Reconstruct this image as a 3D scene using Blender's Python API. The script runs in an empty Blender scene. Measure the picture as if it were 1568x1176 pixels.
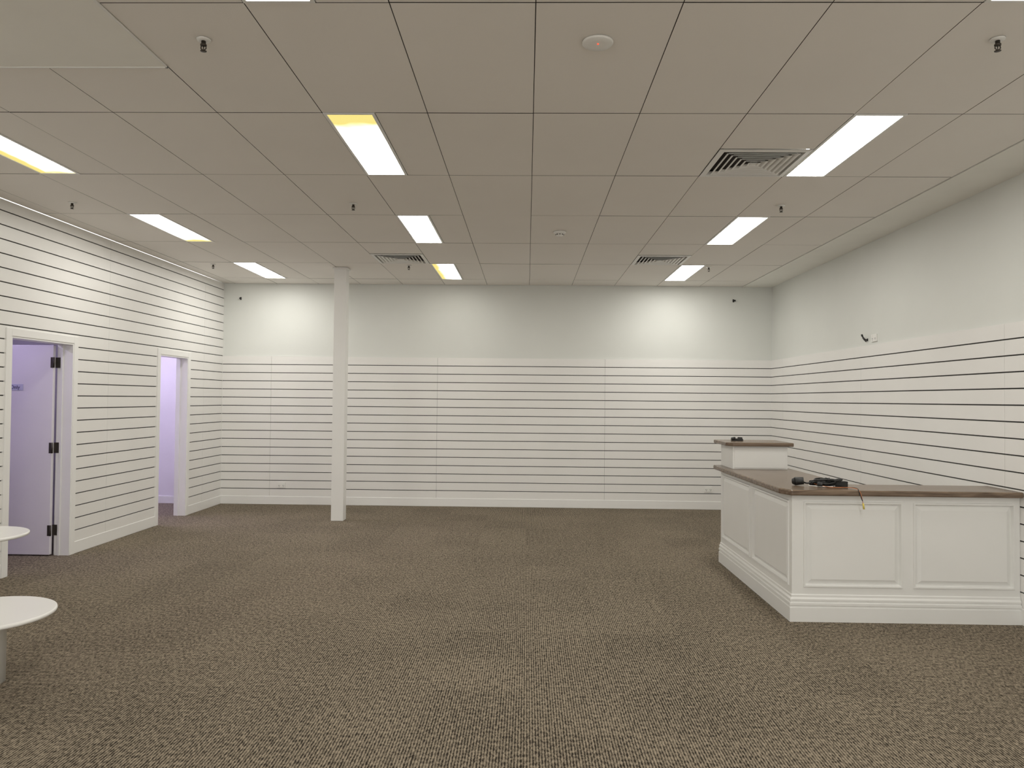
import bpy, bmesh, math, random
from mathutils import Vector, Matrix
random.seed(7)
scene = bpy.context.scene
scene.view_settings.view_transform = 'Standard'
scene.view_settings.exposure = 0.0

# ------------------------------------------------------------------ dimensions (metres)
XL, XR = -4.34, 3.443
YB, YF = 10.77, -2.93
ZC = 3.14
GX0 = 0.022      # ceiling grid origin in X, pitch 0.6
GXR = GX0 + 0.6 * 5
SLAT_TOP = 2.10
GROOVE0, GROOVE_P, GROOVE_H = 1.985, 0.1175, 0.010

# ------------------------------------------------------------------ materials
def principled(name):
    m = bpy.data.materials.new(name)
    m.use_nodes = True
    nt = m.node_tree
    return m, nt, nt.nodes['Principled BSDF']

def mat(name, col, rough=0.5, var=0.04, scale=3.0, bump=0.0, bscale=60, metal=0.0):
    m, nt, b = principled(name)
    tc = nt.nodes.new('ShaderNodeTexCoord')
    n = nt.nodes.new('ShaderNodeTexNoise')
    n.inputs['Scale'].default_value = scale
    n.inputs['Detail'].default_value = 4
    nt.links.new(tc.outputs['Object'], n.inputs['Vector'])
    r = nt.nodes.new('ShaderNodeValToRGB')
    r.color_ramp.elements[0].position = 0.3
    r.color_ramp.elements[1].position = 0.7
    r.color_ramp.elements[0].color = tuple(max(0, c * (1 - var)) for c in col) + (1,)
    r.color_ramp.elements[1].color = tuple(min(1, c * (1 + var)) for c in col) + (1,)
    nt.links.new(n.outputs['Fac'], r.inputs['Fac'])
    nt.links.new(r.outputs['Color'], b.inputs['Base Color'])
    b.inputs['Roughness'].default_value = rough
    b.inputs['Metallic'].default_value = metal
    if bump > 0:
        n2 = nt.nodes.new('ShaderNodeTexNoise')
        n2.inputs['Scale'].default_value = bscale
        nt.links.new(tc.outputs['Object'], n2.inputs['Vector'])
        bp = nt.nodes.new('ShaderNodeBump')
        bp.inputs['Strength'].default_value = bump
        bp.inputs['Distance'].default_value = 0.002
        nt.links.new(n2.outputs['Fac'], bp.inputs['Height'])
        nt.links.new(bp.outputs['Normal'], b.inputs['Normal'])
    return m

M_wall = mat('wall_paint', (0.755, 0.77, 0.74), 0.6, 0.02, 1.5, 0.15, 120)
M_slat = mat('slatwall_white', (0.86, 0.85, 0.83), 0.38, 0.015, 2)
M_groove = mat('groove_shade', (0.045, 0.043, 0.04), 0.8)  # dark colour standing in for the shade inside the slatwall slots
M_trim = mat('trim_gloss_white', (0.88, 0.875, 0.86), 0.35, 0.01)
M_tile = mat('ceiling_tile', (0.90, 0.865, 0.82), 0.75, 0.015, 1.2, 0.3, 250)
M_plaster = mat('ceiling_plaster', (0.92, 0.91, 0.86), 0.7, 0.02)
M_gap = mat('gap_shade', (0.07, 0.06, 0.055), 0.9)  # dark colour standing in for the shade in ceiling gaps
M_white = mat('white_enamel', (0.87, 0.865, 0.84), 0.35, 0.01)
M_table = mat('table_white_laminate', (0.90, 0.895, 0.87), 0.3, 0.01)
M_counter = mat('counter_paint', (0.84, 0.84, 0.82), 0.4, 0.01)
M_black = mat('black_plastic', (0.015, 0.015, 0.015), 0.45)
M_dark = mat('dark_metal', (0.07, 0.06, 0.05), 0.4, 0.1, 5, 0, 60, 0.6)
M_orange = mat('orange_wire', (0.62, 0.22, 0.08), 0.5)
M_yellow = mat('yellow_connector', (0.75, 0.6, 0.12), 0.5)
M_lav = mat('back_room_paint', (0.82, 0.79, 0.84), 0.55, 0.02)
M_sign = mat('sign_plate', (0.56, 0.56, 0.72), 0.4)
M_text = mat('sign_text', (0.02, 0.02, 0.10), 0.5)
M_bounce = mat('bounce_floor_tile', (0.72, 0.70, 0.66), 0.4, 0.05)  # pale so the added floor throws light back up

def emis(name, col, strength):
    m = bpy.data.materials.new(name); m.use_nodes = True
    nt = m.node_tree; nt.nodes.clear()
    o = nt.nodes.new('ShaderNodeOutputMaterial'); e = nt.nodes.new('ShaderNodeEmission')
    e.inputs['Color'].default_value = col + (1,); e.inputs['Strength'].default_value = strength
    nt.links.new(e.outputs[0], o.inputs[0])
    return m
M_led = emis('red_led', (1, 0.05, 0.02), 3)
M_violet = emis('violet_tube', (0.74, 0.64, 1.0), 42)
M_violet2 = emis('violet_tube_b', (0.81, 0.73, 1.0), 120)

LIGHT = 21.5
def diffuser(name, yx=None, yy=None, patch=0.0):
    """aged prismatic diffuser: yellowed plastic dims and tints the light locally.
    yy: (t0,t1) yellowing ramps in along the length, yx: same across the width"""
    m = bpy.data.materials.new(name); m.use_nodes = True
    nt = m.node_tree; nt.nodes.clear()
    L = nt.links
    o = nt.nodes.new('ShaderNodeOutputMaterial'); e = nt.nodes.new('ShaderNodeEmission')
    L.new(e.outputs[0], o.inputs[0])
    tc = nt.nodes.new('ShaderNodeTexCoord')
    sx = nt.nodes.new('ShaderNodeSeparateXYZ')
    L.new(tc.outputs['Object'], sx.inputs[0])
    nz = nt.nodes.new('ShaderNodeTexNoise'); nz.inputs['Scale'].default_value = 3.5
    L.new(tc.outputs['Object'], nz.inputs['Vector'])
    tot = None
    for axis, rng in (('X', yx), ('Y', yy)):
        if rng is None: continue
        a = nt.nodes.new('ShaderNodeMath'); a.operation = 'MULTIPLY_ADD'
        L.new(nz.outputs['Fac'], a.inputs[0]); a.inputs[1].default_value = 0.25 if axis == 'Y' else 0.08
        L.new(sx.outputs[axis], a.inputs[2])
        mr = nt.nodes.new('ShaderNodeMapRange'); mr.clamp = True
        off = 0.125 if axis == 'Y' else 0.04
        mr.inputs['From Min'].default_value = rng[0] + off
        mr.inputs['From Max'].default_value = rng[1] + off
        mr.inputs['To Min'].default_value = 0; mr.inputs['To Max'].default_value = 1
        L.new(a.outputs[0], mr.inputs['Value'])
        if tot is None: tot = mr.outputs[0]
        else:
            mx = nt.nodes.new('ShaderNodeMath'); mx.operation = 'MAXIMUM'
            L.new(tot, mx.inputs[0]); L.new(mr.outputs[0], mx.inputs[1]); tot = mx.outputs[0]
    if tot is not None:
        pw = nt.nodes.new('ShaderNodeMath'); pw.operation = 'POWER'
        L.new(tot, pw.inputs[0]); pw.inputs[1].default_value = 0.22; tot = pw.outputs[0]
    mix = nt.nodes.new('ShaderNodeMix'); mix.data_type = 'RGBA'
    mix.inputs[6].default_value = (LIGHT * 1.0, LIGHT * 0.975, LIGHT * 0.905, 1)
    mix.inputs[7].default_value = (0.98, 0.82, 0.26, 1)
    if tot is None: mix.inputs[0].default_value = 0
    else: L.new(tot, mix.inputs[0])
    L.new(mix.outputs[2], e.inputs['Color'])
    e.inputs['Strength'].default_value = 1
    return m

# carpet
def carpet():
    m, nt, b = principled('carpet_tiles'); L = nt.links
    tc = nt.nodes.new('ShaderNodeTexCoord')
    def mth(op, a, bb=None, c=None):
        n = nt.nodes.new('ShaderNodeMath'); n.operation = op
        for i, v in enumerate((a, bb, c)):
            if v is None: continue
            if isinstance(v, (int, float)): n.inputs[i].default_value = v
            else: L.new(v, n.inputs[i])
        return n.outputs[0]
    w = nt.nodes.new('ShaderNodeTexWave'); w.wave_type = 'BANDS'; w.bands_direction = 'X'
    w.inputs['Scale'].default_value = 24; w.inputs['Distortion'].default_value = 2.0
    w.inputs['Detail'].default_value = 2; w.inputs['Detail Scale'].default_value = 2.5
    L.new(tc.outputs['Object'], w.inputs['Vector'])
    mp = nt.nodes.new('ShaderNodeMapping'); mp.inputs['Scale'].default_value = (1, 0.5, 1)
    L.new(tc.outputs['Object'], mp.inputs['Vector'])
    n1 = nt.nodes.new('ShaderNodeTexNoise'); n1.inputs['Scale'].default_value = 80; n1.inputs['Detail'].default_value = 3
    L.new(mp.outputs[0], n1.inputs['Vector'])
    n2 = nt.nodes.new('ShaderNodeTexNoise'); n2.inputs['Scale'].default_value = 1.6; n2.inputs['Detail'].default_value = 5
    L.new(tc.outputs['Object'], n2.inputs['Vector'])
    mp3 = nt.nodes.new('ShaderNodeMapping'); mp3.inputs['Scale'].default_value = (22, 30, 1)
    L.new(tc.outputs['Object'], mp3.inputs['Vector'])
    n3 = nt.nodes.new('ShaderNodeTexNoise'); n3.inputs['Scale'].default_value = 1.0; n3.inputs['Detail'].default_value = 5
    L.new(mp3.outputs[0], n3.inputs['Vector'])
    vm = nt.nodes.new('ShaderNodeVectorMath'); vm.operation = 'SCALE'; vm.inputs['Scale'].default_value = 2.0
    L.new(tc.outputs['Object'], vm.inputs[0])
    vf = nt.nodes.new('ShaderNodeVectorMath'); vf.operation = 'FLOOR'; L.new(vm.outputs[0], vf.inputs[0])
    wn = nt.nodes.new('ShaderNodeTexWhiteNoise'); wn.noise_dimensions = '2D'; L.new(vf.outputs[0], wn.inputs['Vector'])
    s = mth('MULTIPLY', w.outputs['Fac'], 0.46)
    s = mth('MULTIPLY_ADD', n1.outputs['Fac'], 1.3, s)
    s = mth('MULTIPLY_ADD', n3.outputs['Fac'], 0.5, s)
    s = mth('MULTIPLY_ADD', n2.outputs['Fac'], 0.14, s)
    s = mth('MULTIPLY_ADD', wn.outputs['Value'], 0.05, s)
    r = nt.nodes.new('ShaderNodeValToRGB')
    r.color_ramp.elements[0].position = 0.0; r.color_ramp.elements[1].position = 1.0
    r.color_ramp.elements[0].color = (0.030, 0.024, 0.018, 1)
    r.color_ramp.elements[1].color = (0.370, 0.310, 0.232, 1)
    mr = nt.nodes.new('ShaderNodeMapRange')
    mr.inputs['From Min'].default_value = 0.92; mr.inputs['From Max'].default_value = 1.58
    L.new(s, mr.inputs['Value']); L.new(mr.outputs[0], r.inputs['Fac'])
    L.new(r.outputs['Color'], b.inputs['Base Color'])
    b.inputs['Roughness'].default_value = 0.95
    b.inputs['Specular IOR Level'].default_value = 0.1
    bp = nt.nodes.new('ShaderNodeBump'); bp.inputs['Strength'].default_value = 0.55; bp.inputs['Distance'].default_value = 0.004
    L.new(s, bp.inputs['Height']); L.new(bp.outputs['Normal'], b.inputs['Normal'])
    return m
M_carpet = carpet()

def timber():
    m, nt, b = principled('timber_laminate'); L = nt.links
    tc = nt.nodes.new('ShaderNodeTexCoord')
    mp = nt.nodes.new('ShaderNodeMapping'); mp.inputs['Scale'].default_value = (3, 30, 30)
    L.new(tc.outputs['Object'], mp.inputs['Vector'])
    n = nt.nodes.new('ShaderNodeTexNoise'); n.inputs['Scale'].default_value = 1.5; n.inputs['Detail'].default_value = 6
    n.inputs['Distortion'].default_value = 0.6
    L.new(mp.outputs[0], n.inputs['Vector'])
    r = nt.nodes.new('ShaderNodeValToRGB')
    r.color_ramp.elements[0].position = 0.3; r.color_ramp.elements[1].position = 0.72
    r.color_ramp.elements[0].color = (0.10, 0.066, 0.044, 1)
    r.color_ramp.elements[1].color = (0.25, 0.18, 0.125, 1)
    L.new(n.outputs['Fac'], r.inputs['Fac']); L.new(r.outputs['Color'], b.inputs['Base Color'])
    b.inputs['Roughness'].default_value = 0.26
    return m
M_timber = timber()

# ------------------------------------------------------------------ mesh builder
class MB:
    def __init__(s, mats): s.bm = bmesh.new(); s.mats = mats
    def box(s, x0, x1, y0, y1, z0, z1, mi=0):
        vs = [s.bm.verts.new(p) for p in ((x0,y0,z0),(x1,y0,z0),(x1,y1,z0),(x0,y1,z0),(x0,y0,z1),(x1,y0,z1),(x1,y1,z1),(x0,y1,z1))]
        for f in ((0,3,2,1),(4,5,6,7),(0,1,5,4),(1,2,6,5),(2,3,7,6),(3,0,4,7)):
            fc = s.bm.faces.new([vs[i] for i in f]); fc.material_index = mi
    def face(s, pts, mi=0):
        fc = s.bm.faces.new([s.bm.verts.new(p) for p in pts]); fc.material_index = mi
    def prism(s, pts, z0, z1, mi=0):
        lo = [s.bm.verts.new((x, y, z0)) for x, y in pts]; hi = [s.bm.verts.new((x, y, z1)) for x, y in pts]
        n = len(pts)
        s.bm.faces.new(lo[::-1]).material_index = mi; s.bm.faces.new(hi).material_index = mi
        for i in range(n):
            s.bm.faces.new((lo[i], lo[(i+1)%n], hi[(i+1)%n], hi[i])).material_index = mi
    def lathe(s, cx, cy, prof, mi=0, seg=32, smooth=True):
        rings = []
        for r, z in prof:
            rings.append([s.bm.verts.new((cx + r*math.cos(2*math.pi*i/seg), cy + r*math.sin(2*math.pi*i/seg), z)) for i in range(seg)])
        for a, b in zip(rings, rings[1:]):
            for i in range(seg):
                f = s.bm.faces.new((a[i], a[(i+1)%seg], b[(i+1)%seg], b[i])); f.material_index = mi; f.smooth = smooth
        s.bm.faces.new(rings[0]).material_index = mi
        s.bm.faces.new(rings[-1]).material_index = mi
    def cyl(s, p0, p1, r0, r1=None, mi=0, seg=16):
        if r1 is None: r1 = r0
        p0 = Vector(p0); p1 = Vector(p1); d = (p1-p0).normalized()
        a = d.orthogonal().normalized(); b = d.cross(a)
        rs = []
        for p, r in ((p0, r0), (p1, r1)):
            rs.append([s.bm.verts.new(p + a*r*math.cos(2*math.pi*i/seg) + b*r*math.sin(2*math.pi*i/seg)) for i in range(seg)])
        for i in range(seg):
            f = s.bm.faces.new((rs[0][i], rs[0][(i+1)%seg], rs[1][(i+1)%seg], rs[1][i])); f.material_index = mi; f.smooth = True
        s.bm.faces.new(rs[0][::-1]).material_index = mi; s.bm.faces.new(rs[1]).material_index = mi
    def done(s, name, parent=None, bevel=0, loc=None, seg=2):
        bmesh.ops.recalc_face_normals(s.bm, faces=s.bm.faces[:])
        me = bpy.data.meshes.new(name); s.bm.to_mesh(me); s.bm.free()
        for m in s.mats: me.materials.append(m)
        o = bpy.data.objects.new(name, me); scene.collection.objects.link(o)
        if parent: o.parent = parent
        if loc: o.location = loc
        if bevel:
            md = o.modifiers.new('bevel', 'BEVEL'); md.width = bevel; md.segments = seg; md.limit_method = 'ANGLE'
        return o

def empty(name, loc=(0, 0, 0)):
    e = bpy.data.objects.new(name, None); e.location = loc; e.empty_display_size = 0.1
    scene.collection.objects.link(e); return e

def curve(name, pts, r, m, parent=None):
    cu = bpy.data.curves.new(name, 'CURVE'); cu.dimensions = '3D'; cu.bevel_depth = r; cu.bevel_resolution = 3
    cu.use_fill_caps = True
    sp = cu.splines.new('NURBS'); sp.points.add(len(pts)-1)
    for p, q in zip(sp.points, pts): p.co = (*q, 1)
    sp.use_endpoint_u = True; sp.order_u = 4; sp.resolution_u = 6
    cu.materials.append(m)
    o = bpy.data.objects.new(name, cu); scene.collection.objects.link(o)
    if parent: o.parent = parent
    return o

# ------------------------------------------------------------------ room shell
XBR = -6.7          # back rooms extend this far
b = MB([M_carpet]); b.box(XBR, XR + 0.15, YF - 0.15, YB + 0.15, -0.1, 0.0); b.done('floor')
b = MB([M_bounce]); b.box(-9, 8, YF - 8, YF - 0.15, -0.1, 0.0); b.done('floor_front_bounce')  # unseen floor added outside the opening to bounce light onto the ceiling

WT = 0.14
D1 = (6.30, 7.19); D2 = (8.90, 9.65); DH = 2.02; SK = 0.015
wl0, wl1 = XL - WT, XL - SK
b = MB([M_wall, M_groove])
segs = [(YF, D1[0]), (D1[1], D2[0]), (D2[1], YB)]
for y0, y1 in segs: b.box(wl0, wl1, y0, y1, 0, ZC)
for y0, y1 in (D1, D2): b.box(wl0, wl1, y0, y1, DH, ZC)
W_left = b.done('wall_left')
b = MB([M_wall]); b.box(XBR, XR, YB, YB + 0.12, 0, ZC + 0.1); W_back = b.done('wall_back')
b = MB([M_wall]); b.box(XR, XR + 0.12, YF, YB, 0, ZC + 0.1); W_right = b.done('wall_right')
# shopfront side: unseen opening added so world light reaches the ceiling
b = MB([M_wall])
b.box(XL - WT, -3.9, YF - 0.12, YF, 0, ZC + 0.1); b.box(3.1, XR + 0.12, YF - 0.12, YF, 0, ZC + 0.1)
b.box(-3.9, 3.1, YF - 0.12, YF, 2.85, ZC + 0.1)
b.done('wall_front')

def slat_rows(zbot, ztop):
    gs = []
    k = math.ceil((GROOVE0 - ztop) / GROOVE_P)
    z = GROOVE0 - k * GROOVE_P
    while z > zbot + 0.01:
        if z < ztop - 0.045: gs.append(z)
        z -= GROOVE_P
    rows = []; top = ztop
    for g in gs:
        if top - (g + GROOVE_H/2) > 0.004: rows.append((g + GROOVE_H/2, top))
        top = g - GROOVE_H/2
    rows.append((zbot, top))
    return rows

def split(a0, a1, seams, gap=0.0025):
    cuts = [a0] + [s for s in seams if a0 < s < a1] + [a1]
    return [(cuts[i] + (gap/2 if i else 0), cuts[i+1] - (gap/2 if i < len(cuts)-2 else 0)) for i in range(len(cuts)-1)]

BBH = 0.115
AR = 0.062
b = MB([M_slat, M_groove])
seamL = [-1.6, 0.75, 3.1, 5.45, 7.80, 10.13]
def openings_for(z0, z1):
    top = DH + AR
    out = []
    if z0 < top: out = [(D1[0]-AR, D1[1]+AR), (D2[0]-AR, D2[1]+AR)]
    return out
for z0, z1 in slat_rows(BBH, ZC - 0.004):
    parts = [(z0, z1)]
    if z0 < DH + AR < z1: parts = [(z0, DH + AR), (DH + AR, z1)]
    for a, c in parts:
        op = openings_for(a, c) if a < DH + AR - 1e-5 else []
        ys = [YF]
        for o0, o1 in op: ys += [o0, o1]
        ys.append(YB)
        for i in range(0, len(ys), 2):
            for s0, s1 in split(ys[i], ys[i+1], seamL):
                b.box(XL - 0.011, XL, s0, s1, a, c, 0)
for y0, y1 in [(YF, D1[0]-AR), (D1[1]+AR, D2[0]-AR), (D2[1]+AR, YB)]:
    b.box(wl1, XL - 0.012, y0, y1, BBH, DH + AR, 1)
b.box(wl1, XL - 0.012, YF, YB, DH + AR, ZC - 0.004, 1)
b.done('slatwall_left', W_left)
b = MB([M_slat, M_groove])
for z0, z1 in slat_rows(BBH, SLAT_TOP):
    for s0, s1 in split(XL, XR, [-3.64, -1.27, 1.10]):
        b.box(s0, s1, YB - SK, YB - 0.004, z0, z1, 0)
b.box(XL, XR, YB - 0.004, YB, BBH, SLAT_TOP, 1)
b.done('slatwall_back', W_back)
b = MB([M_slat, M_groove])
for z0, z1 in slat_rows(BBH, SLAT_TOP):
    for s0, s1 in split(YF, YB - SK, [-1.6, 0.75, 3.15, 5.53, 7.88, 10.25]):
        b.box(XR - SK, XR - 0.004, s0, s1, z0, z1, 0)
b.box(XR - 0.004, XR, YF, YB - SK, BBH, SLAT_TOP, 1)
b.done('slatwall_right', W_right)

b = MB([M_trim])
for y0, y1 in [(YF, D1[0]-AR), (D1[1]+AR, D2[0]-AR), (D2[1]+AR, YB - 0.022)]:
    b.box(wl1, XL + 0.006, y0, y1, 0, BBH)
b.done('baseboard_left', bevel=0.004)
b = MB([M_trim]); b.box(XL, XR, YB - 0.022, YB, 0, BBH); b.done('baseboard_back', bevel=0.004)
b = MB([M_trim]); b.box(XR - 0.022, XR, YF, 5.36, 0, BBH); b.box(XR - 0.022, XR, 5.72, YB - 0.022, 0, BBH); b.done('baseboard_right', bevel=0.004)

# ------------------------------------------------------------------ doors on the left wall
def frame(name, y0, y1):
    e = empty(name, (XL, (y0+y1)/2, 0))
    b = MB([M_trim])
    ox, oy = XL, (y0+y1)/2
    for face0, face1 in ((wl1, XL + 0.010), (wl0 - 0.014, wl0)):
        b.box(face0-ox, face1-ox, y0-AR-oy, y0-oy+0.004, 0, DH + AR)
        b.box(face0-ox, face1-ox, y1-oy-0.004, y1+AR-oy, 0, DH + AR)
        b.box(face0-ox, face1-ox, y0-oy+0.004, y1-oy-0.004, DH-0.004, DH + AR)
    b.done('architrave', e, bevel=0.003)
    b = MB([M_trim])
    b.box(wl0-ox, XL+0.004-ox, y0-oy, y0+0.018-oy, 0, DH-0.018)
    b.box(wl0-ox, XL+0.004-ox, y1-0.018-oy, y1-oy, 0, DH-0.018)
    b.box(wl0-ox, XL+0.004-ox, y0-oy, y1-oy, DH-0.018, DH)
    b.box(wl0+0.04-ox, wl0+0.055-ox, y0+0.018-oy, y0+0.030-oy, 0, DH-0.018)
    b.box(wl0+0.04-ox, wl0+0.055-ox, y1-0.030-oy, y1-0.018-oy, 0, DH-0.018)
    b.done('jamb', e)
    return e
e1 = frame('door_1', *D1)
ox, oy = XL, (D1[0]+D1[1])/2
LY1 = D1[1] - 0.022; LY0 = LY1 - 0.038
LX1 = wl0 - 0.018; LX0 = LX1 - 0.85
b = MB([M_lav]); b.box(LX0-ox, LX1-ox, LY0-oy, LY1-oy, 0.012, 1.995); b.done('leaf', e1, bevel=0.002)
b = MB([M_dark])
for z in (1.83, 1.02, 0.24):
    b.cyl((LX1+0.008-ox, LY0-0.004-oy, z-0.05), (LX1+0.008-ox, LY0-0.004-oy, z+0.05), 0.008)
    b.box(LX1-0.0-ox, LX1+0.045-ox, LY0+0.001-oy+0.034, LY0+0.038-oy+0.003, z-0.05, z+0.05)
    b.box(LX1-0.024-ox, LX1+0.004-ox, LY0-0.003-oy, LY0-0.0005-oy, z-0.05, z+0.05)
b.done('hinges', e1)
b = MB([M_dark])
b.cyl((LX0+0.06-ox, LY0-0.05-oy, 1.0), (LX0+0.06-ox, LY0-oy, 1.0), 0.012)
b.cyl((LX0+0.06-ox, LY0-0.05-oy, 1.0), (LX0+0.18-ox, LY0-0.05-oy, 1.0), 0.009)
b.done('handle', e1)
b = MB([M_sign]); b.box(-0.125, 0.125, -0.004, 0.0, -0.030, 0.030); b.done('sign_plate', e1, bevel=0.001, loc=(-4.905-ox, LY0-oy, 1.592))
tx = bpy.data.curves.new('sign_lettering', 'FONT'); tx.body = 'Staff Only'; tx.size = 0.048; tx.align_x = 'CENTER'; tx.align_y = 'CENTER'
tx.extrude = 0.0005; tx.materials.append(M_text)
to = bpy.data.objects.new('sign_lettering', tx); scene.collection.objects.link(to); to.parent = e1
to.location = (-4.905-ox, LY0-0.0055-oy, 1.592); to.rotation_euler = (math.pi/2, 0, 0)
frame('door_2', *D2)

# ------------------------------------------------------------------ rooms behind the left wall
ZB = 2.6
b = MB([M_lav]); b.box(XBR-0.1, XBR, 5.2, YB, 0, ZB); b.done('wall_back_room_side')
b = MB([M_lav]); b.box(XBR, wl0, 5.1, 5.2, 0, ZB); b.done('wall_back_room_near')
b = MB([M_lav]); b.box(XBR, wl0, 8.2, 8.3, 0, ZB); b.done('wall_back_room_partition')
b = MB([M_lav]); b.box(XBR, wl0, YB-0.02, YB, 0, ZB); b.done('wall_back_room_far')
b = MB([M_lav]); b.box(XBR-0.1, wl0, 5.1, YB, ZB, ZB+0.08); b.done('ceiling_back_room')
b = MB([M_trim]); b.box(XBR, wl0-0.02, YB-0.035, YB-0.02, 0, 0.1); b.done('baseboard_back_room')
def batten(loc, m, L=1.2, rot=None):
    e = empty('fluorescent_batten', loc)
    b = MB([M_white]); b.box(-0.05, 0.05, -L/2, L/2, -0.035, 0); b.done('body', e, bevel=0.004)
    b = MB([m]); b.cyl((0, -L/2+0.03, -0.06), (0, L/2-0.03, -0.06), 0.02); b.done('tube', e)
    b = MB([M_white]); b.box(-0.02, 0.02, -L/2, -L/2+0.03, -0.08, -0.035); b.box(-0.02, 0.02, L/2-0.03, L/2, -0.08, -0.035); b.done('lamp_holders', e)
    if rot: e.rotation_euler = rot
batten((-5.3, 6.3, ZB-0.03), M_violet)
batten((-5.5, 9.6, ZB-0.03), M_violet2)

# ------------------------------------------------------------------ ceiling
b = MB([M_gap, M_tile, M_plaster])
b.box(XL - WT, XR, YF, YB, ZC + 0.07, ZC + 0.1, 0)
lights = []
rowsY = [10.27 - 1.2*j for j in range(0, 12)]
lightcols = {-6: 'l', -2: 'm', 3: 'r'}
lightrows = [9.07, 6.67, 4.27, 1.87, -0.53]
ventcells = [(2, 4.27), (2, 7.87), (-3, 7.87)]
def near(a, c): return abs(a-c) < 0.02
def tile(x0, x1, y0, y1, mi=1):
    gx, gy = 0.0020, 0.0042
    z = ZC + random.uniform(0, 0.0015)
    x0 += gx; x1 -= gx; y0 += gy; y1 -= gy
    tilt = random.uniform(-0.0012, 0.0012); tl2 = random.uniform(-0.0012, 0.0012)
    vs = [(x0,y0,z+abs(tilt)),(x1,y0,z+abs(tl2)),(x1,y1,z),(x0,y1,z+abs(tilt-tl2)/2)]
    lo = [b.bm.verts.new(p) for p in vs]; hi = [b.bm.verts.new((p[0],p[1],ZC+0.015)) for p in vs]
    b.bm.faces.new(lo[::-1]).material_index = mi; b.bm.faces.new(hi).material_index = 0
    for i in range(4): b.bm.faces.new((lo[i], lo[(i+1)%4], hi[(i+1)%4], hi[i])).material_index = 0  # tile sides coloured dark to paint in the shadow lines
colsE = [(XL, GX0 - 4.2, None)] + [(GX0+0.6*k, GX0+0.6*(k+1), k) for k in range(-7, 5)]
rowsE = [(10.27, YB)] + [(rowsY[i+1], rowsY[i]) for i in range(11)]
PX, PY = GX0 - 1.8, 3.67
for x0, x1, k in colsE:
    for y0, y1 in rowsE:
        y0 = max(y0, YF)
        if y1 - y0 < 0.05: continue
        inpl = x1 <= PX + 0.01
        if inpl and y1 <= PY: continue
        if inpl and y0 < PY: y0 = PY
        if k in lightcols and any(near(y0, r) for r in lightrows):
            lights.append(((x0+0.15), (y0+0.6), lightcols[k], y0))
            tile(x0+0.3, x1, y0, y1)
            continue
        if k is not None and any(k == vk and near(y0, vy) for vk, vy in ventcells):
            tile(x0, x1, y0, y0+0.6); continue
        tile(x0, x1, y0, y1)
b.box(XL, PX - 0.006, YF, PY - 0.006, ZC - 0.004, ZC + 0.02, 2)
b.box(GXR + 0.004, XR, YF, YB, ZC - 0.006, ZC + 0.03, 2)
b.done('ceiling')

b = MB([M_white])
b.box(PX - 0.008, PX + 0.002, YF, PY, ZC - 0.007, ZC + 0.0)
b.box(XL, PX + 0.002, PY - 0.008, PY + 0.002, ZC - 0.007, ZC + 0.0)
b.done('trim_1')

specs = {
 ('m', 4.27): dict(yy=(-0.12, -0.46), yx=None),
 ('m', 9.07): dict(yx=(0.05, -0.10), yy=None),
 ('l', 4.27): dict(yx=(0.0, -0.09), yy=(0.38, 0.58)),
 ('l', 6.67): dict(yy=(0.28, 0.55)),
 ('r', 6.67): dict(yx=(0.09, 0.16), yy=None),
}
M_diff_clean = diffuser('diffuser_clean')
for cx, cy, c, y0 in lights:
    e = empty('ceiling_troffer_light', (cx, cy, ZC))
    b = MB([M_white])
    w, l, r = 0.148, 0.597, 0.018
    for (x0, x1, ya, yb) in ((-w, -w+r, -l, l), (w-r, w, -l, l), (-w+r, w-r, -l, -l+r), (-w+r, w-r, l-r, l)):
        b.box(x0, x1, ya, yb, -0.003, 0.03)
    b.box(-w, w, -l, l, 0.05, 0.06)
    b.done('frame', e, bevel=0.001)
    key = [kk for kk in specs if kk[0] == c and near(kk[1], y0)]
    m = diffuser('diffuser_aged', **specs[key[0]]) if key else M_diff_clean
    b = MB([m]); b.face([(-w+r, -l+r, 0.002), (-w+r, l-r, 0.002), (w-r, l-r, 0.002), (w-r, -l+r, 0.002)])
    b.done('diffuser', e)

# air vents (nested louvres)
for k, vy in ventcells:
    cx, cy = GX0 + 0.6*k + 0.3, vy + 0.9
    e = empty('air_vent', (cx, cy, ZC))
    b = MB([M_white, M_gap])
    def ring(h0, h1, z0, z1, t=0.003):
        o = [(-h0,-h0),(h0,-h0),(h0,h0),(-h0,h0)]; i = [(-h1,-h1),(h1,-h1),(h1,h1),(-h1,h1)]
        for a in range(4):
            c = (a+1) % 4
            p = [(o[a][0],o[a][1],z0),(o[c][0],o[c][1],z0),(i[c][0],i[c][1],z1),(i[a][0],i[a][1],z1)]
            b.face(p, 0); b.face([(q[0], q[1], q[2]+t) for q in p][::-1], 0)
    ring(0.297, 0.262, -0.003, -0.008)
    ring(0.262, 0.256, -0.008, 0.02)
    for j in range(6):
        h = 0.236 - j*0.039
        ring(h, h-0.013, -0.010, -0.008)
        ring(h-0.013, h-0.026, -0.008, 0.010)
    b.box(-0.02, 0.02, -0.02, 0.02, -0.004, 0.01, 0)
    b.done('louvres', e)
    b = MB([M_gap]); b.box(-0.29, 0.29, -0.29, 0.29, 0.04, 0.05); b.done('duct_box', e)

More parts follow.
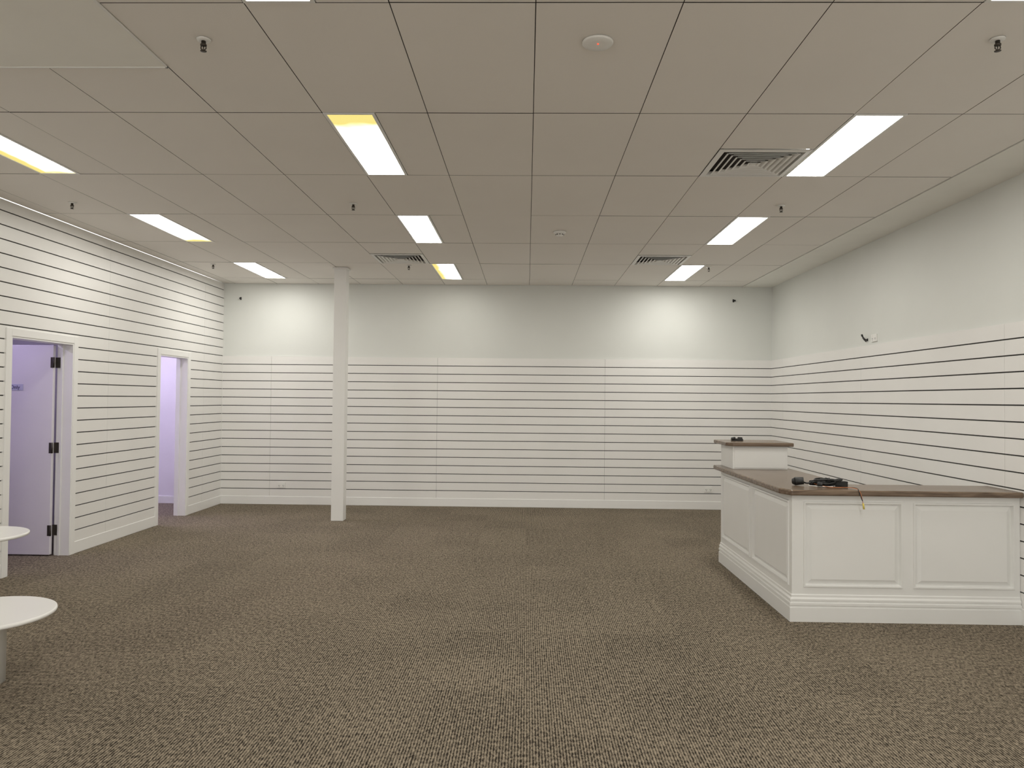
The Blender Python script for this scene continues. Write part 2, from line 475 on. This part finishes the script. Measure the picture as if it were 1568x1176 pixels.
# sprinklers
for sx, sy in ((-1.478, 3.385), (2.07, 3.38), (-3.83, 6.28), (-1.46, 6.28), (2.08, 6.28), (-1.45, 9.2), (-3.85, 9.2), (2.18, 9.2)):
    e = empty('fire_sprinkler', (sx, sy, ZC))
    b = MB([M_white]); b.lathe(0, 0, [(0.032, 0.0), (0.030, -0.006), (0.014, -0.009)], 0, 24); b.done('escutcheon', e)
    b = MB([M_dark]); b.lathe(0, 0, [(0.010, -0.007), (0.010, -0.022), (0.014, -0.024), (0.014, -0.030), (0.006, -0.032)], 0, 16)
    for s in (-1, 1):
        b.cyl((s*0.010, 0, -0.028), (s*0.012, 0, -0.042), 0.0025, seg=8); b.cyl((s*0.012, 0, -0.042), (0, 0, -0.052), 0.0025, seg=8)
    b.cyl((0, 0, -0.03), (0, 0, -0.052), 0.0025, seg=8)
    b.lathe(0, 0, [(0.004, -0.050), (0.014, -0.053), (0.014, -0.055), (0.003, -0.0555)], 0, 16)
    b.done('head', e)

def detector(x, y, r, led):
    e = empty('smoke_detector', (x, y, ZC))
    if led:
        b = MB([M_white]); b.lathe(0, 0, [(r, 0), (r, -0.006), (r*0.95, -0.011), (r*0.5, -0.014), (r*0.3, -0.0145), (0.01, -0.015)], 0, 48); b.done('body', e)
        b = MB([M_led]); b.lathe(0.0, -r*0.2, [(0.0035, -0.013), (0.003, -0.018)], 0, 10); b.done('led', e)
    else:
        b = MB([M_white]); b.lathe(0, 0, [(r, 0), (r, -0.010), (r*0.9, -0.016), (r*0.62, -0.018), (r*0.58, -0.034), (r*0.48, -0.042), (0.01, -0.044)], 0, 40)
        b.done('body', e)
        b = MB([M_gap])
        for i in range(8):
            a = i*math.pi/4
            b.box(r*0.585*math.cos(a)-0.006, r*0.585*math.cos(a)+0.006, r*0.585*math.sin(a)-0.006, r*0.585*math.sin(a)+0.006, -0.031, -0.024)
        b.done('vents', e)
detector(0.305, 3.41, 0.070, True)
detector(0.302, 7.31, 0.06, False)

# ------------------------------------------------------------------ column
e = empty('support_column', (-2.33, 9.45, 0))
b = MB([M_trim]); b.box(-0.076, 0.076, -0.075, 0.075, 0, ZC - 0.001); b.done('shaft', e, bevel=0.004)
b = MB([M_trim]); b.box(-0.092, 0.092, -0.092, 0.092, ZC - 0.02, ZC - 0.002); b.done('top_collar', e, bevel=0.003)

# ------------------------------------------------------------------ wall devices
def outlet(name, loc, axis):
    e = empty(name, loc)
    b = MB([M_white, M_black])
    if axis == 'Y':
        b.box(-0.058, 0.058, -0.010, 0, -0.036, 0.036)
        for s in (-0.03, 0.03):
            b.box(s-0.010, s-0.006, -0.0108, -0.009, -0.012, 0.0, 1); b.box(s+0.006, s+0.010, -0.0108, -0.009, -0.012, 0.0, 1)
            b.box(s-0.002, s+0.002, -0.0108, -0.009, -0.026, -0.016, 1); b.box(s-0.006, s+0.006, -0.013, -0.009, 0.014, 0.026, 0)
    else:
        b.box(-0.010, 0, -0.058, 0.058, -0.036, 0.036)
        for s in (-0.03, 0.03):
            b.box(-0.0108, -0.009, s-0.010, s-0.006, -0.012, 0.0, 1); b.box(-0.0108, -0.009, s+0.006, s+0.010, -0.012, 0.0, 1)
            b.box(-0.0108, -0.009, s-0.002, s+0.002, -0.026, -0.016, 1); b.box(-0.013, -0.009, s-0.006, s+0.006, 0.014, 0.026, 0)
    b.done('plate', e)
    return e
outlet('power_outlet', (-3.47, YB - SK - 0.001, 0.275), 'Y')
outlet('power_outlet', (2.556, YB - SK - 0.001, 0.285), 'Y')
outlet('power_outlet', (XR - 0.001, 7.60, 2.165), 'X')
e = empty('wall_cable_stub', (XR, 7.76, 2.17))
curve('cable', [(0, 0, -0.015), (-0.02, 0.0, -0.015), (-0.035, 0.02, 0.01), (-0.04, 0.03, 0.035), (-0.035, 0.03, 0.0), (-0.02, -0.01, -0.03)], 0.006, M_black, e)
b = MB([M_black]); b.cyl((-0.04, 0.03, 0.025), (-0.044, 0.035, 0.045), 0.009); b.box(-0.006, 0, -0.012, 0.012, -0.025, 0.0); b.done('plug', e)
for x, z in ((-4.10, 2.925), (2.90, 2.94)):
    e = empty('wall_bracket', (x, YB, z))
    b = MB([M_black]); b.box(-0.010, 0.010, -0.006, 0, -0.02, 0.02); b.cyl((0, -0.005, 0), (0.01, -0.04, -0.003), 0.006); b.box(-0.004, 0.02, -0.05, -0.038, -0.014, 0.008)
    b.done('bracket', e, bevel=0.001)

# ------------------------------------------------------------------ reception counter
OX, OY = 1.856, 5.362
cn = empty('reception_counter', (OX, OY, 0))
CX1 = XR - SK - 0.002 - OX
TOPB = 0.875
b = MB([M_counter])
b.prism([(0.014, 0.014), (CX1, 0.014), (CX1, 0.34), (0.54, 0.34), (0.54, 1.94), (0.014, 1.94)], 0, TOPB)
b.done('carcass', cn)
b = MB([M_counter])
def wpt(o, u, n, a, z, d): return (o[0]+u[0]*a+n[0]*d, o[1]+u[1]*a+n[1]*d, z)
def fbox(o, u, n, a0, a1, z0, z1, d0, d1):
    p = [wpt(o,u,n,a,z,d) for a in (a0,a1) for z in (z0,z1) for d in (d0,d1)]
    xs=[q[0] for q in p]; ys=[q[1] for q in p]
    b.box(min(xs),max(xs),min(ys),max(ys),z0,z1)
def loopstrip(o,u,n,rects):
    loops=[]
    for (a0,a1,z0,z1,d) in rects:
        loops.append([b.bm.verts.new(wpt(o,u,n,a,z,d)) for a,z in ((a0,z0),(a1,z0),(a1,z1),(a0,z1))])
    for A,B in zip(loops,loops[1:]):
        for i in range(4): b.bm.faces.new((A[i],A[(i+1)%4],B[(i+1)%4],B[i]))
    b.bm.faces.new(loops[-1])
def panelled(o,u,n,start,length,edges,z0=0.235,z1=0.832):
    fbox(o,u,n,start,length,z1,TOPB-0.001,-0.013,0.0); fbox(o,u,n,start,length,0.16,z0,-0.013,0.0)
    prev=start
    for a0,a1 in edges:
        if a0-prev>0.001: fbox(o,u,n,prev,a0,z0,z1,-0.013,0.0)
        prev=a1
        loopstrip(o,u,n,[(a0,a1,z0,z1,0.0),(a0+.004,a1-.004,z0+.004,z1-.004,0.009),(a0+.014,a1-.014,z0+.014,z1-.014,0.009),
                         (a0+.022,a1-.022,z0+.022,z1-.022,-0.0125),(a0+.027,a1-.027,z0+.027,z1-.027,-0.0125),
                         (a0+.056,a1-.056,z0+.056,z1-.056,0.003),(a0+.058,a1-.058,z0+.058,z1-.058,0.003)])
    fbox(o,u,n,prev,length,z0,z1,-0.013,0.0)
b.box(0, 0.075, 0, 0.05, 0.16, TOPB-0.001)      # solid corner post
panelled((0,0),(1,0),(0,-1),0.075,CX1,[(0.078,0.765),(0.835,1.535)])
panelled((0,0),(0,1),(-1,0),0.05,1.94,[(0.053,0.92),(0.99,1.88)])
b.done('panelled_faces', cn)
b = MB([M_counter])
prof = [(0.020, 0.0), (0.020, 0.098), (0.013, 0.102), (0.013, 0.110), (0.020, 0.114), (0.020, 0.130), (0.010, 0.134), (0.010, 0.141), (0.015, 0.145), (0.015, 0.156), (0.006, 0.168), (0.006, 0.182), (0.0, 0.188)]
path = [((CX1, 0), (0, -1)), ((0, 0), (-1, -1)), ((0, 1.94), (-1, 0))]
rings=[]
for (px,py),(nx,ny) in path:
    rings.append([b.bm.verts.new((px+nx*d, py+ny*d, z)) for d,z in prof])
for A,B in zip(rings,rings[1:]):
    for i in range(len(prof)-1): b.bm.faces.new((A[i],B[i],B[i+1],A[i+1]))
b.bm.faces.new(rings[-1])
b.done('base_moulding', cn)
b = MB([M_timber])
b.prism([(-0.07, 0.07), (-0.022, -0.05), (CX1, -0.05), (CX1, 0.36), (0.55, 0.36), (0.55, 1.96), (-0.07, 1.96)], TOPB, TOPB+0.04)
b.done('timber_top', cn, bevel=0.010, seg=3)
b = MB([M_counter]); b.box(0.0, 0.49, 1.53, 1.94, TOPB+0.04, 1.122)
b.box(0.015, 0.475, 1.524, 1.53, TOPB+0.05, 1.11)
b.done('raised_box', cn, bevel=0.002)
b = MB([M_timber]); b.prism([(-0.06, 1.55), (-0.01, 1.48), (0.53, 1.48), (0.53, 1.99), (-0.06, 1.99)], 1.122, 1.155); b.done('raised_timber_top', cn, bevel=0.008, seg=3)

# cable bundle on the counter
zt = TOPB + 0.04
cb = empty('cable_bundle', (2.12, 5.55, zt))
b = MB([M_black])
b.cyl((-0.155, 0.06, 0.03), (-0.10, 0.04, 0.036), 0.030, 0.026); b.cyl((-0.175, 0.07, 0.028), (-0.155, 0.06, 0.03), 0.018, 0.030)
b.cyl((-0.06, 0.02, 0.022), (-0.02, 0.03, 0.024), 0.020); b.cyl((-0.03, -0.04, 0.02), (0.00, -0.06, 0.02), 0.018)
b.box(0.04, 0.19, -0.03, 0.03, 0.001, 0.040)
b.done('connectors', cb, bevel=0.002)
for i in range(9):
    cx = random.uniform(-0.02, 0.14); cy = random.uniform(-0.03, 0.05); rx = random.uniform(0.05, 0.10); ry = random.uniform(0.025, 0.05)
    pts = [(cx+rx*math.cos(t*math.pi/5+i), cy+ry*math.sin(t*math.pi/5+i), 0.010+0.02*(i%3)+0.008*math.sin(t*1.7+i)) for t in range(12)]
    curve('cable_%d' % (i+1), pts, 0.006, M_black, cb)
curve('cable_10', [(-0.11, 0.04, 0.03), (-0.08, 0.0, 0.01), (-0.05, 0.03, 0.05), (0.0, 0.0, 0.02), (0.06, 0.01, 0.05)], 0.006, M_black, cb)
curve('orange_wire_1', [(-0.04, 0.0, 0.02), (0.0, -0.09, 0.006), (0.08, -0.11, 0.005), (0.15, -0.12, 0.01), (0.17, -0.2, 0.012), (0.18, -0.243, 0.006), (0.19, -0.252, -0.03), (0.20, -0.252, -0.09)], 0.002, M_orange, cb)
curve('black_wire', [(0.02, 0.0, 0.02), (0.06, -0.09, 0.006), (0.12, -0.12, 0.006), (0.19, -0.13, 0.01), (0.18, -0.2, 0.012), (0.175, -0.243, 0.006), (0.18, -0.254, -0.03), (0.195, -0.256, -0.07)], 0.003, M_black, cb)
curve('white_wire', [(-0.08, 0.0, 0.006), (-0.02, -0.07, 0.006), (0.03, -0.10, 0.006), (0.08, -0.07, 0.01)], 0.003, M_white, cb)
b = MB([M_yellow]); b.cyl((0.20, -0.252, -0.085), (0.205, -0.254, -0.125), 0.006); b.done('wire_tip', cb)

ad = empty('black_power_adapter', (1.96, 7.14, 1.155))
b = MB([M_black]); b.box(-0.05, 0.05, -0.025, 0.025, 0, 0.022); b.cyl((-0.055, -0.02, 0.02), (-0.02, -0.02, 0.026), 0.014); b.cyl((0.01, 0.0, 0.024), (0.05, 0.01, 0.022), 0.012)
b.done('body', ad, bevel=0.003)
curve('lead', [(0.05, 0, 0.01), (0.08, 0.02, 0.006), (0.06, 0.06, 0.006), (0.0, 0.05, 0.006)], 0.004, M_black, ad)

# ------------------------------------------------------------------ round low tables
def round_table(x, y, R, h, pr):
    e = empty('round_pedestal_table', (x, y, 0))
    b = MB([M_table]); b.lathe(0, 0, [(R-0.012, h-0.024), (R-0.003, h-0.02), (R, h-0.012), (R-0.002, h-0.003), (R-0.008, h)], 0, 96); b.done('top', e)
    b = MB([M_table]); b.lathe(0, 0, [(pr, 0), (pr, h-0.03), (pr*1.3, h-0.024)], 0, 48); b.done('pedestal', e)
round_table(-2.87, 3.99, 0.345, 0.37, 0.112)
round_table(-3.85, 5.24, 0.34, 0.55, 0.05)

# ------------------------------------------------------------------ camera, world
cam_d = bpy.data.cameras.new('camera'); cam = bpy.data.objects.new('camera', cam_d); scene.collection.objects.link(cam)
cam_d.sensor_width = 36; cam_d.sensor_fit = 'HORIZONTAL'; cam_d.lens = 36*1165/1568
cam_d.clip_start = 0.05
t = math.atan(23/1165)
Mx = Matrix.Rotation(t, 4, 'Z') @ Matrix.Rotation(math.pi/2 + t, 4, 'X') @ Matrix.Rotation(0.0095, 4, 'Z')
cam.matrix_world = Matrix.Translation((0, 0, 1.525)) @ Mx
scene.camera = cam
w = bpy.data.worlds.new('world'); scene.world = w; w.use_nodes = True
w.node_tree.nodes['Background'].inputs[0].default_value = (1.0, 0.97, 0.92, 1)
w.node_tree.nodes['Background'].inputs[1].default_value = 2.3
